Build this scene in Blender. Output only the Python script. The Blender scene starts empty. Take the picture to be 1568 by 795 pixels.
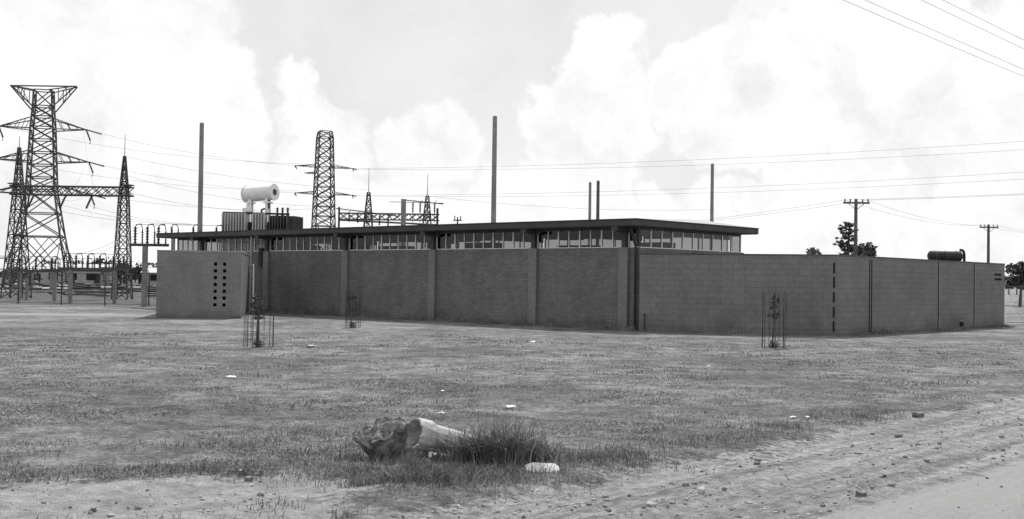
import bpy, math, random, bmesh
import numpy as np
from mathutils import Vector, Matrix, noise
random.seed(7); rng=np.random.default_rng(7)
scene=bpy.context.scene
scene.view_settings.view_transform='Standard'
scene.view_settings.look='None'
scene.view_settings.exposure=0

# ------------------------------------------------------------------ materials
def newmat(name):
    m=bpy.data.materials.new(name); m.use_nodes=True
    nt=m.node_tree; nt.nodes.clear()
    out=nt.nodes.new('ShaderNodeOutputMaterial')
    b=nt.nodes.new('ShaderNodeBsdfPrincipled')
    nt.links.new(b.outputs[0],out.inputs[0])
    b.inputs['Specular IOR Level'].default_value=0.2
    return m,nt,b,out
def N(nt,t,**kw):
    n=nt.nodes.new(t)
    for k,v in kw.items(): setattr(n,k,v)
    return n
def math_(nt,op,a,b=None,c=None,clamp=False):
    n=nt.nodes.new('ShaderNodeMath'); n.operation=op; n.use_clamp=clamp
    for i,v in enumerate((a,b,c)):
        if v is None: continue
        if isinstance(v,(int,float)): n.inputs[i].default_value=v
        else: nt.links.new(v,n.inputs[i])
    return n.outputs[0]
def noise_(nt,vec,scale,detail=4,rough=.55):
    n=nt.nodes.new('ShaderNodeTexNoise'); n.inputs['Scale'].default_value=scale
    n.inputs['Detail'].default_value=detail; n.inputs['Roughness'].default_value=rough
    if vec is not None: nt.links.new(vec,n.inputs['Vector'])
    return n.outputs['Fac']
def maprange(nt,v,a,b,c,d,smooth=False):
    n=nt.nodes.new('ShaderNodeMapRange')
    if smooth: n.interpolation_type='SMOOTHSTEP'
    nt.links.new(v,n.inputs[0])
    for i,x in zip((1,2,3,4),(a,b,c,d)): n.inputs[i].default_value=x
    return n.outputs[0]
def grey(nt,val,b):
    c=nt.nodes.new('ShaderNodeCombineColor')
    for i in range(3): nt.links.new(val,c.inputs[i])
    nt.links.new(c.outputs[0],b.inputs['Base Color'])
def bump(nt,h,b,strength,dist):
    n=nt.nodes.new('ShaderNodeBump'); n.inputs['Strength'].default_value=strength
    n.inputs['Distance'].default_value=dist
    nt.links.new(h,n.inputs['Height']); nt.links.new(n.outputs[0],b.inputs['Normal'])
def simple(name,lo,hi,scale=3,rough=.8,metal=0,bmp=0):
    m,nt,b,o=newmat(name)
    tc=N(nt,'ShaderNodeTexCoord')
    f=noise_(nt,tc.outputs['Object'],scale,6,.65)
    grey(nt,maprange(nt,f,.3,.7,lo,hi),b)
    b.inputs['Roughness'].default_value=rough; b.inputs['Metallic'].default_value=metal
    if bmp: bump(nt,f,b,.6,bmp)
    return m
def masonry(name,bw,bh,mortar,base,var,mort_mul,stain=.25):
    m,nt,b,o=newmat(name)
    tc=N(nt,'ShaderNodeTexCoord')
    br=N(nt,'ShaderNodeTexBrick')
    br.inputs['Scale'].default_value=1; br.inputs['Brick Width'].default_value=bw
    br.inputs['Row Height'].default_value=bh; br.inputs['Mortar Size'].default_value=mortar
    br.inputs['Mortar Smooth'].default_value=.2
    br.inputs['Color1'].default_value=(base-var,)*3+(1,)
    br.inputs['Color2'].default_value=(base+var,)*3+(1,)
    br.inputs['Mortar'].default_value=(base*mort_mul,)*3+(1,)
    nt.links.new(tc.outputs['UV'],br.inputs['Vector'])
    geo=N(nt,'ShaderNodeNewGeometry')
    big=noise_(nt,geo.outputs['Position'],.7,5,.6)
    fine=noise_(nt,geo.outputs['Position'],14,4,.7)
    bw_=N(nt,'ShaderNodeRGBToBW'); nt.links.new(br.outputs['Color'],bw_.inputs[0])
    v=math_(nt,'MULTIPLY',bw_.outputs[0],maprange(nt,big,.3,.7,1-stain,1+stain*.6))
    v=math_(nt,'MULTIPLY',v,maprange(nt,fine,.3,.7,.84,1.16))
    # rain streaks running down from the top of the wall
    sep=N(nt,'ShaderNodeSeparateXYZ'); nt.links.new(geo.outputs['Position'],sep.inputs[0])
    cv=N(nt,'ShaderNodeCombineXYZ'); nt.links.new(math_(nt,'MULTIPLY',math_(nt,'SUBTRACT',sep.outputs[0],sep.outputs[1]),1.6),cv.inputs[0]); nt.links.new(math_(nt,'MULTIPLY',sep.outputs[2],.35),cv.inputs[1])
    v=math_(nt,'MULTIPLY',v,maprange(nt,noise_(nt,cv.outputs[0],1,5,.65),.35,.65,.90,1.08))
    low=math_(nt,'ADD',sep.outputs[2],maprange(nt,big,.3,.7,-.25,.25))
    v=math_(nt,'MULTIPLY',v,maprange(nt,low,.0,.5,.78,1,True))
    grey(nt,v,b); b.inputs['Roughness'].default_value=.9
    h=math_(nt,'ADD',math_(nt,'MULTIPLY',br.outputs['Fac'],-1),math_(nt,'MULTIPLY',fine,.5))
    bump(nt,h,b,.5,.008)
    return m
M={}
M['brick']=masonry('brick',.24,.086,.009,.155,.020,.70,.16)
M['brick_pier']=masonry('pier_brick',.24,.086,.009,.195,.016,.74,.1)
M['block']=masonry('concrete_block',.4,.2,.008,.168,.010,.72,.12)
M['block_light']=masonry('pale_block',.3,.1,.006,.20,.014,.78,.1)  # paler tone for the entrance block's front and left faces
M['concrete']=simple('concrete',.2,.34,4,.9,0,.01)
M['concrete_pole']=simple('pole_concrete',.15,.25,1.5)
M['timber']=simple('weathered_timber',.05,.12,2)
M['fascia']=simple('dark_fascia',.04,.065,2,.6)
M['roofing']=simple('metal_roofing',.22,.3,1,.5)
M['dark']=simple('dark_void',.008,.015,3)
M['frame']=simple('painted_window_frame',.62,.75,2,.5)
M['soffit']=simple('soffit',.05,.075,2)
M['interior']=simple('interior_paint',.05,.09,1)
M['steel']=simple('galvanised_steel',.05,.10,.6,.6,.3)
M['steel_dark']=simple('dark_steel',.02,.04,2,.6)
M['insul']=simple('brown_porcelain',.015,.03,5,.25)
M['whitepaint']=simple('white_paint',.62,.78,1.5,.4)
M['shedwall']=simple('shed_cladding',.25,.4,1.5,.7)
M['fin']=simple('radiator_paint',.4,.55,1,.5)
M['paleconc']=simple('pale_concrete',.24,.50,9,.9,0,.04)
M['rubble']=simple('rubble_concrete',.05,.30,13,.95,0,.07)
M['litter']=simple('paper_litter',.5,.75,8)
M['wire']=simple('aluminium_wire',.12,.18,1,.6)
M['bark']=simple('bark',.05,.10,6,.9,0,.02)
def leafmat(name,lo,hi,sc=.8):
    m,nt,b,o=newmat(name)
    g=N(nt,'ShaderNodeNewGeometry')
    f=noise_(nt,g.outputs['Position'],sc,4)
    v=math_(nt,'ADD',math_(nt,'MULTIPLY',g.outputs['Random Per Island'],.55),math_(nt,'MULTIPLY',maprange(nt,f,.25,.75,0,1),.45))
    grey(nt,maprange(nt,v,.1,.9,lo,hi),b)
    b.inputs['Roughness'].default_value=.7
    return m
M['leaf']=leafmat('foliage',.03,.10)
M['lawn']=leafmat('lawn_blades',.05,.40,.55)
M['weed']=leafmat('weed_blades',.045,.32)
M['stone']=leafmat('gravel_stones',.04,.45,3)
m,nt,b,o=newmat('window_glass'); nt.nodes.remove(b)
t=N(nt,'ShaderNodeBsdfTransparent'); t.inputs[0].default_value=(.5,.5,.5,1)
gl=N(nt,'ShaderNodeBsdfGlossy'); gl.inputs['Roughness'].default_value=.03
lw=N(nt,'ShaderNodeFresnel'); lw.inputs[0].default_value=1.45
mx=N(nt,'ShaderNodeMixShader'); nt.links.new(lw.outputs[0],mx.inputs[0])
nt.links.new(t.outputs[0],mx.inputs[1]); nt.links.new(gl.outputs[0],mx.inputs[2]); nt.links.new(mx.outputs[0],o.inputs[0])
M['glass']=m

# ------------------------------------------------------------------ mesh builder
class MB:
    def __init__(s): s.v=[];s.f=[];s.m=[];s.mats=[]
    def mi(s,k):
        if k not in s.mats: s.mats.append(k)
        return s.mats.index(k)
    def add(s,vs,fs,k):
        o=len(s.v); s.v+= [tuple(p) for p in vs]; i=s.mi(k)
        for f in fs: s.f.append(tuple(a+o for a in f)); s.m.append(i)
    def box(s,x0,x1,y0,y1,z0,z1,k):
        s.add([(x0,y0,z0),(x1,y0,z0),(x1,y1,z0),(x0,y1,z0),(x0,y0,z1),(x1,y0,z1),(x1,y1,z1),(x0,y1,z1)],
              [(0,3,2,1),(4,5,6,7),(0,1,5,4),(1,2,6,5),(2,3,7,6),(3,0,4,7)],k)
    def cyl(s,p,q,r1,r2,k,n=8,cap=True):
        p=Vector(p);q=Vector(q);d=(q-p)
        if d.length<1e-6:return
        d.normalize(); a=d.orthogonal().normalized(); b=d.cross(a)
        vs=[]
        for c,r in((p,r1),(q,r2)):
            for i in range(n):
                t=2*math.pi*(i+.5)/n; vs.append(c+a*(r*math.cos(t))+b*(r*math.sin(t)))
        fs=[(i,(i+1)%n,n+(i+1)%n,n+i) for i in range(n)]
        if cap: fs+= [tuple(range(n-1,-1,-1)),tuple(range(n,2*n))]
        s.add(vs,fs,k)
    def strut(s,p,q,w,k): s.cyl(p,q,w*.7,w*.7,k,4)
    def path(s,pts,r,k,n=6):
        for a,b in zip(pts[:-1],pts[1:]): s.cyl(a,b,r,r,k,n)
    def finish(s,name,parent=None,loc=(0,0,0),rotz=0,smooth=False):
        me=bpy.data.meshes.new(name); me.from_pydata(s.v,[],s.f)
        for k in s.mats: me.materials.append(M[k])
        me.polygons.foreach_set('material_index',s.m)
        me.update()
        uv=me.uv_layers.new(name='UVMap')
        for p in me.polygons:
            n=p.normal
            if abs(n.z)>.7: t=(1,0);vz=False
            else:
                l=math.hypot(n.x,n.y) or 1; t=(-n.y/l,n.x/l);vz=True
            for li in p.loop_indices:
                c=me.vertices[me.loops[li].vertex_index].co
                uv.data[li].uv=(c.x*t[0]+c.y*t[1], c.z if vz else c.y)
        if smooth:
            me.polygons.foreach_set('use_smooth',[True]*len(me.polygons))
        ob=bpy.data.objects.new(name,me); scene.collection.objects.link(ob)
        ob.location=loc; ob.rotation_euler=(0,0,rotz)
        if parent: ob.parent=parent
        return ob
def empty(name,loc=(0,0,0),rotz=0):
    e=bpy.data.objects.new(name,None); scene.collection.objects.link(e)
    e.location=loc; e.rotation_euler=(0,0,rotz); e.empty_display_size=.5
    return e

VX,VY=.6725,.740      # direction of the road and the short side of the building
NX,NY=.740,-.6725     # towards the road, square to it
# ------------------------------------------------------------------ ground
def wig(x,y,sc,seed):
    r=np.random.default_rng(seed); o=np.zeros_like(x,dtype=float)
    for i in range(7):
        a=r.uniform(0,6.28);k=sc*r.uniform(.6,2.2);ph=r.uniform(0,6.28)
        o+=np.sin(k*(x*math.cos(a)+y*math.sin(a))+ph)/7*1.6
    return o
def dirtf(x,y):
    s=NX*x+NY*y
    a=s+6.45+wig(x,y,.9,1)*.25+wig(x,y,3,11)*.12
    edge=10.35+.17*(x+1.1)
    b=np.minimum(edge-y+wig(x,y,1.6,2)*.2+wig(x,y,4,12)*.1,-1.15-x+wig(x,y,1.5,3)*.15)
    return np.maximum(a,b)
def ghgt(x,y):
    s=NX*x+NY*y
    near=np.clip(1-(np.hypot(x,y)-22)/10,0,1)
    dm=np.clip(dirtf(x,y)/.5+.5,0,1)
    lawn=wig(x,y,1.1,4)*.018+wig(x,y,5,5)*.012+wig(x,y,.3,9)*.02
    road=.024*np.sin(s*3.3+wig(x,y,.4,6)*1.2)+.008*np.sin(s*14+wig(x,y,.8,16)*2)+wig(x,y,4,7)*.012-.03+wig(x,y,11,8)*.006+wig(x,y,23,18)*.005
    return near*(lawn*(1-dm)+road*dm)
def geo(a,b,d0,g):
    r=[a];d=d0
    while r[-1]<b: r.append(r[-1]+d); d*=g
    return r
xs=np.array(sorted(set([-v for v in geo(12,2500,.2,1.14)]))+list(np.arange(-11.9,11.95,.07))+geo(12,2500,.2,1.14))
ys=np.array([-2500,-800,-300,-120,-60,-30,-15,-6,0,4,6]+list(np.arange(7,20,.06))+geo(20,3000,.12,1.08))
X,Y=np.meshgrid(xs,ys); nx,ny=len(xs),len(ys)
Z=ghgt(X,Y)
me=bpy.data.meshes.new('ground')
me.vertices.add(nx*ny); me.vertices.foreach_set('co',np.stack([X,Y,Z],-1).astype('f').ravel())
i=np.arange(nx-1)[None,:]+np.arange(ny-1)[:,None]*nx
q=np.stack([i,i+1,i+1+nx,i+nx],-1).reshape(-1)
nf=len(q)//4
me.loops.add(len(q)); me.loops.foreach_set('vertex_index',q.astype('i'))
me.polygons.add(nf); me.polygons.foreach_set('loop_start',np.arange(0,len(q),4).astype('i'))
me.update(calc_edges=True); me.validate()
me.polygons.foreach_set('use_smooth',np.ones(nf,bool))
at=me.attributes.new('dirt','FLOAT','POINT'); at.data.foreach_set('value',np.clip(dirtf(X,Y),-3,6).astype('f').ravel())
g=bpy.data.objects.new('ground',me); scene.collection.objects.link(g)
m,nt,b,o=newmat('lawn_and_dirt')
geo_=N(nt,'ShaderNodeNewGeometry'); P=geo_.outputs['Position']
att=N(nt,'ShaderNodeAttribute'); att.attribute_name='dirt'
sep=N(nt,'ShaderNodeSeparateXYZ'); nt.links.new(P,sep.inputs[0])
sx,sy=sep.outputs[0],sep.outputs[1]
n1=noise_(nt,P,.3,5); n2=noise_(nt,P,1.6,7,.72); n3=noise_(nt,P,11,6,.78); n4=noise_(nt,P,55,4,.75)
n5=noise_(nt,P,6,5,.7)
gv=math_(nt,'MULTIPLY',maprange(nt,n1,.35,.65,.72,1.28),.215)
gv=math_(nt,'MULTIPLY',gv,maprange(nt,n2,.3,.7,.46,1.54))
gv=math_(nt,'MULTIPLY',gv,maprange(nt,n3,.32,.68,.42,1.58))
gv=math_(nt,'MULTIPLY',gv,maprange(nt,n4,.35,.65,.6,1.4))
bare=maprange(nt,n2,.51,.64,0,1,True)
bare=math_(nt,'MULTIPLY',bare,maprange(nt,n1,.42,.56,0,.85))
def mixf(a,b_,f):
    return math_(nt,'ADD',math_(nt,'MULTIPLY',a,math_(nt,'SUBTRACT',1,f)),math_(nt,'MULTIPLY',b_,f))
along=math_(nt,'ADD',math_(nt,'MULTIPLY',sx,VX),math_(nt,'MULTIPLY',sy,VY))
across=math_(nt,'ADD',math_(nt,'MULTIPLY',sx,NX),math_(nt,'MULTIPLY',sy,NY))
cv=N(nt,'ShaderNodeCombineXYZ'); nt.links.new(math_(nt,'MULTIPLY',along,.16),cv.inputs[0]); nt.links.new(math_(nt,'MULTIPLY',across,4.2),cv.inputs[1])
ns=noise_(nt,cv.outputs[0],1,6,.7)
dv=math_(nt,'MULTIPLY',maprange(nt,ns,.34,.66,.6,1.28),.45)
dv=math_(nt,'MULTIPLY',dv,maprange(nt,n5,.3,.7,.6,1.28))
dv=math_(nt,'MULTIPLY',dv,maprange(nt,n3,.3,.7,.62,1.3))
dv=math_(nt,'MULTIPLY',dv,maprange(nt,n4,.35,.65,.65,1.22))
roadm=maprange(nt,math_(nt,'ADD',across,maprange(nt,n2,.3,.7,-.3,.3)),-4.35,-4.0,0,1,True)
rv=math_(nt,'MULTIPLY',maprange(nt,n4,.35,.65,.85,1.1),maprange(nt,ns,.3,.7,.42,.52))
dv=mixf(dv,rv,roadm)
sand=maprange(nt,sx,-.6,-1.6,0,1,True)
sv=math_(nt,'MULTIPLY',maprange(nt,n4,.35,.65,.74,1.15),maprange(nt,n5,.32,.68,.34,.58))
sv=math_(nt,'MULTIPLY',sv,maprange(nt,n2,.35,.65,.78,1.15))
dv=mixf(dv,sv,math_(nt,'MULTIPLY',sand,.8))
f=math_(nt,'ADD',att.outputs['Fac'],maprange(nt,n2,.3,.7,-.3,.3))
f=math_(nt,'ADD',f,maprange(nt,n3,.3,.7,-.25,.25))
dm=maprange(nt,f,-.12,.15,0,1,True)
py=math_(nt,'ABSOLUTE',math_(nt,'SUBTRACT',sy,math_(nt,'ADD',48.6,math_(nt,'MULTIPLY',n1,1.2))))
pm=maprange(nt,math_(nt,'ADD',py,maprange(nt,n2,.3,.7,-.5,.5)),1.6,1.1,0,.85,True)
pm=math_(nt,'MULTIPLY',pm,maprange(nt,sx,-12.5,-14.6,0,1))
val=mixf(gv,math_(nt,'MULTIPLY',maprange(nt,n3,.3,.7,.62,1.3),.37),bare)
yard=math_(nt,'MULTIPLY',maprange(nt,sy,60,66,0,1),maprange(nt,sx,-13,-18,0,1))
val=mixf(val,math_(nt,'MULTIPLY',maprange(nt,noise_(nt,P,.6,6,.7),.35,.65,.5,1.7),.12),math_(nt,'MULTIPLY',yard,.9))
val=mixf(val,dv,dm)
val=mixf(val,maprange(nt,n3,.3,.7,.30,.42),pm)
grey(nt,val,b); b.inputs['Roughness'].default_value=.95; b.inputs['Specular IOR Level'].default_value=.05
bh=math_(nt,'ADD',math_(nt,'MULTIPLY',n3,1.0),math_(nt,'MULTIPLY',n4,.5))
bump(nt,bh,b,1,.09)
me.materials.append(m)
def zat(x,y): return float(ghgt(np.array([x]),np.array([y]))[0])
# ------------------------------------------------------------------ blades
def blades(name,x,y,h,w,mat,lean=.5,seg=1):
    n=len(x); z=ghgt(x,y)-.004
    a=rng.uniform(0,2*np.pi,n); ca,sa=np.cos(a),np.sin(a)
    la=rng.uniform(0,2*np.pi,n); ll=h*rng.uniform(0,lean,n)*1.0
    if seg==1:
        P0=np.stack([x-ca*w/2,y-sa*w/2,z],-1);P1=np.stack([x+ca*w/2,y+sa*w/2,z],-1)
        P2=np.stack([x+np.cos(la)*ll,y+np.sin(la)*ll,z+h],-1)
        co=np.stack([P0,P1,P2],1).reshape(-1,3); loops=np.arange(3*n); st=np.arange(0,3*n,3)
    else:
        rows=[]
        for t in (0,.4,.75,1.0):
            cx=x+np.cos(la)*ll*t**2*1.3;cy=y+np.sin(la)*ll*t**2*1.3
            cz=z+h*(t-.28*t**3*(ll/np.maximum(h,1e-3)))
            ww=w*(1-t*.85)/2
            rows.append(np.stack([cx-ca*ww,cy-sa*ww,cz],-1)); rows.append(np.stack([cx+ca*ww,cy+sa*ww,cz],-1))
        co=np.stack(rows,1).reshape(-1,3)
        base=np.arange(n)*8
        fq=np.stack([np.stack([base+2*k,base+2*k+1,base+2*k+3,base+2*k+2],-1) for k in range(3)],1)
        loops=fq.reshape(-1); st=np.arange(0,len(loops),4)
    me=bpy.data.meshes.new(name); me.vertices.add(len(co)); me.vertices.foreach_set('co',co.astype('f').ravel())
    me.loops.add(len(loops)); me.loops.foreach_set('vertex_index',loops.astype('i'))
    me.polygons.add(len(st)); me.polygons.foreach_set('loop_start',st.astype('i'))
    me.update(calc_edges=True); me.materials.append(M[mat])
    ob=bpy.data.objects.new(name,me); scene.collection.objects.link(ob); return ob
n=340000
yy=8+ (rng.random(n)**1.5)*28; xx=rng.uniform(-.56,.56,n)*yy+rng.normal(0,.2,n)
d=dirtf(xx,yy)+rng.normal(0,.13,n)+wig(xx,yy,6,21)*.15
cl=wig(xx,yy,.8,25)*.6+wig(xx,yy,1.5,22)+wig(xx,yy,5,23)*.8+wig(xx,yy,11,24)*.6
keep=(d<-.05)&(rng.random(n)<np.clip(.36+cl*.5,.02,1))
xx,yy,cl=xx[keep],yy[keep],cl[keep]
hh=(.010+.014*rng.random(len(xx)))*(1+.6*np.clip(cl,-.8,1.6))
blades('lawn_grass',xx,yy,hh,.006+.0006*yy,'lawn',2.2)
ax=[];ay=[];ah=[]
def clump(cx,cy,rx,ry,n,h0,h1):
    ax.append(rng.normal(cx,rx,n)); ay.append(rng.normal(cy,ry,n)); ah.append(rng.uniform(h0,h1,n))
clump(-.75,10.3,.40,.24,1700,.04,.12)
clump(-.35,10.1,.4,.2,1400,.04,.13)
clump(-1.0,9.95,.28,.12,500,.04,.11)
clump(-1.5,11.0,.12,.08,160,.05,.16)
clump(-1.2,10.95,.2,.05,160,.04,.09)
clump(.75,11.2,.4,.25,700,.04,.15)
clump(-1.9,12.9,.45,.25,500,.04,.13)
clump(-1.3,13.2,.2,.2,250,.05,.16)
clump(-2.9,11.9,.4,.25,400,.03,.10)
for _ in range(80):
    t=rng.uniform(-2,16); s=-6.55-abs(rng.normal(0,.45))
    clump(VX*t+NX*s,VY*t+NY*s,.14,.14,60,.03,.10)
for _ in range(40):
    cx=rng.uniform(-4.8,-1.2); clump(cx,10.35+.17*(cx+1.1)+abs(rng.normal(0,.3)),.13,.1,45,.02,.08)
for _ in range(190):
    cy=rng.uniform(10.5,34); cx=rng.uniform(-.5,.5)*cy
    if dirtf(np.array([cx]),np.array([cy]))[0]<-.5: clump(cx,cy,.22,.14,30,.02,.075)
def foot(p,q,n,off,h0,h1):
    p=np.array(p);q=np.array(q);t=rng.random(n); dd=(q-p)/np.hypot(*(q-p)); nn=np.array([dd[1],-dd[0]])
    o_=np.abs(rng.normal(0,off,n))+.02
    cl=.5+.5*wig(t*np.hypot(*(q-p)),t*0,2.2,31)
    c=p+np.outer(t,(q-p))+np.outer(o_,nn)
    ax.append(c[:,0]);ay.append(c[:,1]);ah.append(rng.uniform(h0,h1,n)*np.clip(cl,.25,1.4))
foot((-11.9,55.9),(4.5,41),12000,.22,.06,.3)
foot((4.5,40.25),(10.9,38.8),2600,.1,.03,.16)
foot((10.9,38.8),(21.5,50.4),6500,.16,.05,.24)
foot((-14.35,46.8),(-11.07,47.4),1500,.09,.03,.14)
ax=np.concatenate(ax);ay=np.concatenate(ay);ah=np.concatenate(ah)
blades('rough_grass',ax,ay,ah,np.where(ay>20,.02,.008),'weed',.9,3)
ax=[];ay=[];ah=[]
clump(-.12,11.0,.17,.10,800,.2,.48); clump(.12,10.9,.15,.08,450,.14,.40); clump(-.38,11.05,.15,.08,300,.1,.3)
ax=np.concatenate(ax);ay=np.concatenate(ay);ah=np.concatenate(ah)
blades('grass_tussock',ax,ay,ah,.012,'weed',1.35,3)

# ------------------------------------------------------------------ stones on the dirt (one mass)
def rockmesh(name,pts,mat):
    bm=bmesh.new(); bmesh.ops.create_icosphere(bm,subdivisions=1,radius=1)
    tv=np.array([v.co[:] for v in bm.verts]); tf=np.array([[v.index for v in f.verts] for f in bm.faces]); bm.free()
    V=[];F=[]
    xy=np.array(pts); zz=ghgt(xy[:,0],xy[:,1])
    for k,(x,y,s) in enumerate(pts):
        sc=np.array([rng.uniform(.7,1.5),rng.uniform(.6,1.2),rng.uniform(.45,.95)])*s
        a=rng.uniform(0,6.28);c_,s_=math.cos(a),math.sin(a)
        v=tv*(1+rng.normal(0,.18,(len(tv),1)))*sc
        v=np.stack([v[:,0]*c_-v[:,1]*s_+x,v[:,0]*s_+v[:,1]*c_+y,v[:,2]+zz[k]+sc[2]*.4],-1)
        F.append(tf+len(tv)*k); V.append(v)
    V=np.concatenate(V);F=np.concatenate(F)
    me=bpy.data.meshes.new(name); me.from_pydata(V.tolist(),[],F.tolist()); me.materials.append(M[mat])
    ob=bpy.data.objects.new(name,me); scene.collection.objects.link(ob)
cand=26000
cy=8+rng.random(cand)**1.4*16; cx=rng.uniform(-.5,.5,cand)*cy
dd=dirtf(cx,cy); acr=NX*cx+NY*cy
band=np.exp(-((acr+5.6)/.45)**2)+np.exp(-((acr+4.6)/.25)**2)
pr=np.where(dd<-.1,.012,np.where(acr>-4.2,.08,.35+.6*band)*(.6+.7*wig(cx,cy,2.5,41)))
kp=rng.random(cand)<pr*.75
sz=np.minimum(.05,.0085*np.exp(rng.normal(0,.55,cand)))
rockmesh('gravel',list(zip(cx[kp],cy[kp],sz[kp])),'stone')

# ------------------------------------------------------------------ substation building
K=(4.5,41,0); RB=math.atan2(-.672,.74)
bld=empty('substation_building',K,RB)
L,W,HW,HR=30.2,7.1,2.94,3.71
b_=MB()
b_.box(-L,0,0,.23,0,HW,'brick'); b_.box(-L,0,W-.23,W,0,HW,'brick')
b_.box(-.23,0,.232,W-.232,0,HW-.002,'brick'); b_.box(-L,-L+.23,.232,W-.232,0,HW-.002,'brick')
b_.finish('brick_walls',bld)
b_=MB(); b_.box(-L+.25,-.25,.25,W-.25,.01,.1,'interior'); b_.finish('floor_slab',bld)
pil=[-.62,-4.93,-10.48,-16.1,-22.0,-27.6]
b_=MB()
for u in pil: b_.box(u-.2,u+.2,-.12,-.002,0,HW+.01,'brick_pier')
b_.finish('brick_piers',bld)
b_=MB()
for u in pil:
    b_.box(u-.09,u+.09,-.1,.12,HW+.012,HR-.034,'fascia')
    b_.box(u-.13,u+.13,-.66,-.102,HR-.19,HR-.032,'fascia')
    b_.box(u-.3,u+.3,-.04,.09,HR-.24,HR-.036,'fascia')
    b_.box(u-.08,u+.08,.2,W-.2,HR-.26,HR-.034,'fascia')
b_.finish('roof_beams',bld)
b_=MB()
x0,x1,y0,y1=-L-.7,.35,-.7,W+.5
zt=HR+.22
b_.box(x0,x1,y0,y1,HR,zt,'fascia')
b_.box(x0+.02,x1-.02,y0+.02,y1-.02,HR-.03,HR-.002,'soffit')
vs=[(x0,y0,zt+.003),(x1,y0,zt+.003),(x1,y1,zt+.003),(x0,y1,zt+.003),(x1-1.0,4.8,4.17),(x0+1,4.8,4.17)]
b_.add(vs,[(0,1,4,5),(1,2,4),(2,3,5,4),(3,0,5)],'roofing')
b_.box(x0-.015,x1+.015,y0-.015,y0-.002,zt-.035,zt+.012,'steel_dark')
b_.box(x1+.002,x1+.02,y0-.002,y1,zt-.035,zt+.012,'steel_dark')
b_.finish('roof',bld)
fr=MB(); gls=MB()
def winrun_x(xa,xb,yc,step,wm=1.0):
    n=max(1,round((xb-xa)/step))
    fr.box(xa,xb,yc-.05,yc+.05,HW+.003,HW+.035,'frame')
    fr.box(xa,xb,yc-.04,yc+.04,HR-.12,HR-.032,'fascia')
    for i in range(n+1):
        x=xa+(xb-xa)*i/n; w=(.014 if i%2 else .024)*wm
        fr.box(x-w,x+w,yc-.035,yc+.035,HW+.035,HR-.12,'frame')
    gls.add([(xa,yc,HW+.03),(xb,yc,HW+.03),(xb,yc,HR-.11),(xa,yc,HR-.11)],[(0,1,2,3)],'glass')
def winrun_y(ya,yb,xc,step):
    n=max(1,round((yb-ya)/step))
    fr.box(xc-.05,xc+.05,ya,yb,HW+.003,HW+.035,'frame')
    fr.box(xc-.04,xc+.04,ya,yb,HR-.12,HR-.032,'fascia')
    for i in range(n+1):
        y=ya+(yb-ya)*i/n; w=.018
        fr.box(xc-.035,xc+.035,y-w,y+w,HW+.035,HR-.12,'frame')
    gls.add([(xc,ya,HW+.03),(xc,yb,HW+.03),(xc,yb,HR-.11),(xc,ya,HR-.11)],[(0,1,2,3)],'glass')
ed=[-L+.12]+sorted(pil)+[-.12]
for a,c in zip(ed[:-1],ed[1:]):
    a2=a+(.1 if a in pil else 0); c2=c-(.1 if c in pil else 0)
    winrun_x(a2,c2,.1,.52); winrun_x(a2,c2,W-.1,1.3)
winrun_y(.14,W-.14,-.1,.7); winrun_y(.14,W-.14,-L+.1,.9)
fr.box(-.16,-.04,.04,.16,HW+.056,HR-.033,'fascia')
fr.finish('window_frames',bld); gls.finish('window_glass',bld)
b_=MB()
for u,w,h in((-3.4,1.4,3.3),(-7.5,1.8,3.22),(-13,1.6,3.4),(-15.5,.8,3.6),(-19,1.8,3.3),(-22.5,2,3.5),(-27,2.5,3.4)):
    b_.box(u,u+w,4.4,5.2,.1,h,'interior')
for u in(-2,-6.2,-9,-12,-17.3,-20,-24): b_.box(u,u+1.1,3.0,3.25,3.38,3.45,'interior'); b_.strut((u+.5,3.1,3.45),(u+.5,3.1,3.68),.02,'interior')
b_.finish('switchgear_and_lamps',bld)
b_=MB()
b_.cyl((-.08,-.1,.05),(-.08,-.1,3.0),.05,.05,'steel_dark'); b_.cyl((-.08,-.1,3.0),(-.08,-.45,3.67),.05,.05,'steel_dark')
b_.cyl((-22.75,-.4,0),(-22.75,-.4,HR-.032),.07,.07,'concrete',10)
b_.box(-22.5,-22.25,-.16,-.003,2.2,3.1,'steel_dark')
b_.finish('downpipes',bld)
b_=MB()
b_.box(-24.6,-23.1,-.012,-.003,.05,2.25,'dark'); b_.box(-24.7,-24.6,-.05,-.003,.05,2.32,'frame'); b_.box(-23.1,-23.0,-.05,-.003,.05,2.32,'frame')
b_.box(-24.6,-23.1,-.05,-.003,2.252,2.32,'frame'); b_.finish('entrance_door',bld)
A=(-14.35,46.8); RA=math.atan2(.6,3.28); e2=empty('entrance_block',(A[0],A[1],0),RA)
b_=MB(); BW,BD,BH,T=3.33,7.6,2.7,.2
hx=[(2.24,2.37),(2.60,2.73)]; hz=[(.48+.277*i,.48+.277*i+.135) for i in range(7)]
xb=[0]+[v for h in hx for v in h]+[BW]; zb=[0]+[v for h in hz for v in h]+[BH]
for i in range(len(xb)-1):
    for j in range(len(zb)-1):
        xa,xc,za,zc=xb[i],xb[i+1],zb[j],zb[j+1]
        if i%2==1 and j%2==1:
            b_.add([(xa,0,za),(xc,0,za),(xc,T,za),(xa,T,za),(xa,0,zc),(xc,0,zc),(xc,T,zc),(xa,T,zc)],
                   [(0,1,2,3),(7,6,5,4),(3,7,4,0),(1,5,6,2)],'block')
        else:
            b_.add([(xa,0,za),(xc,0,za),(xc,0,zc),(xa,0,zc)],[(0,1,2,3)],'block_light')
            b_.add([(xa,T,za),(xc,T,za),(xc,T,zc),(xa,T,zc)],[(3,2,1,0)],'dark')
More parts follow.
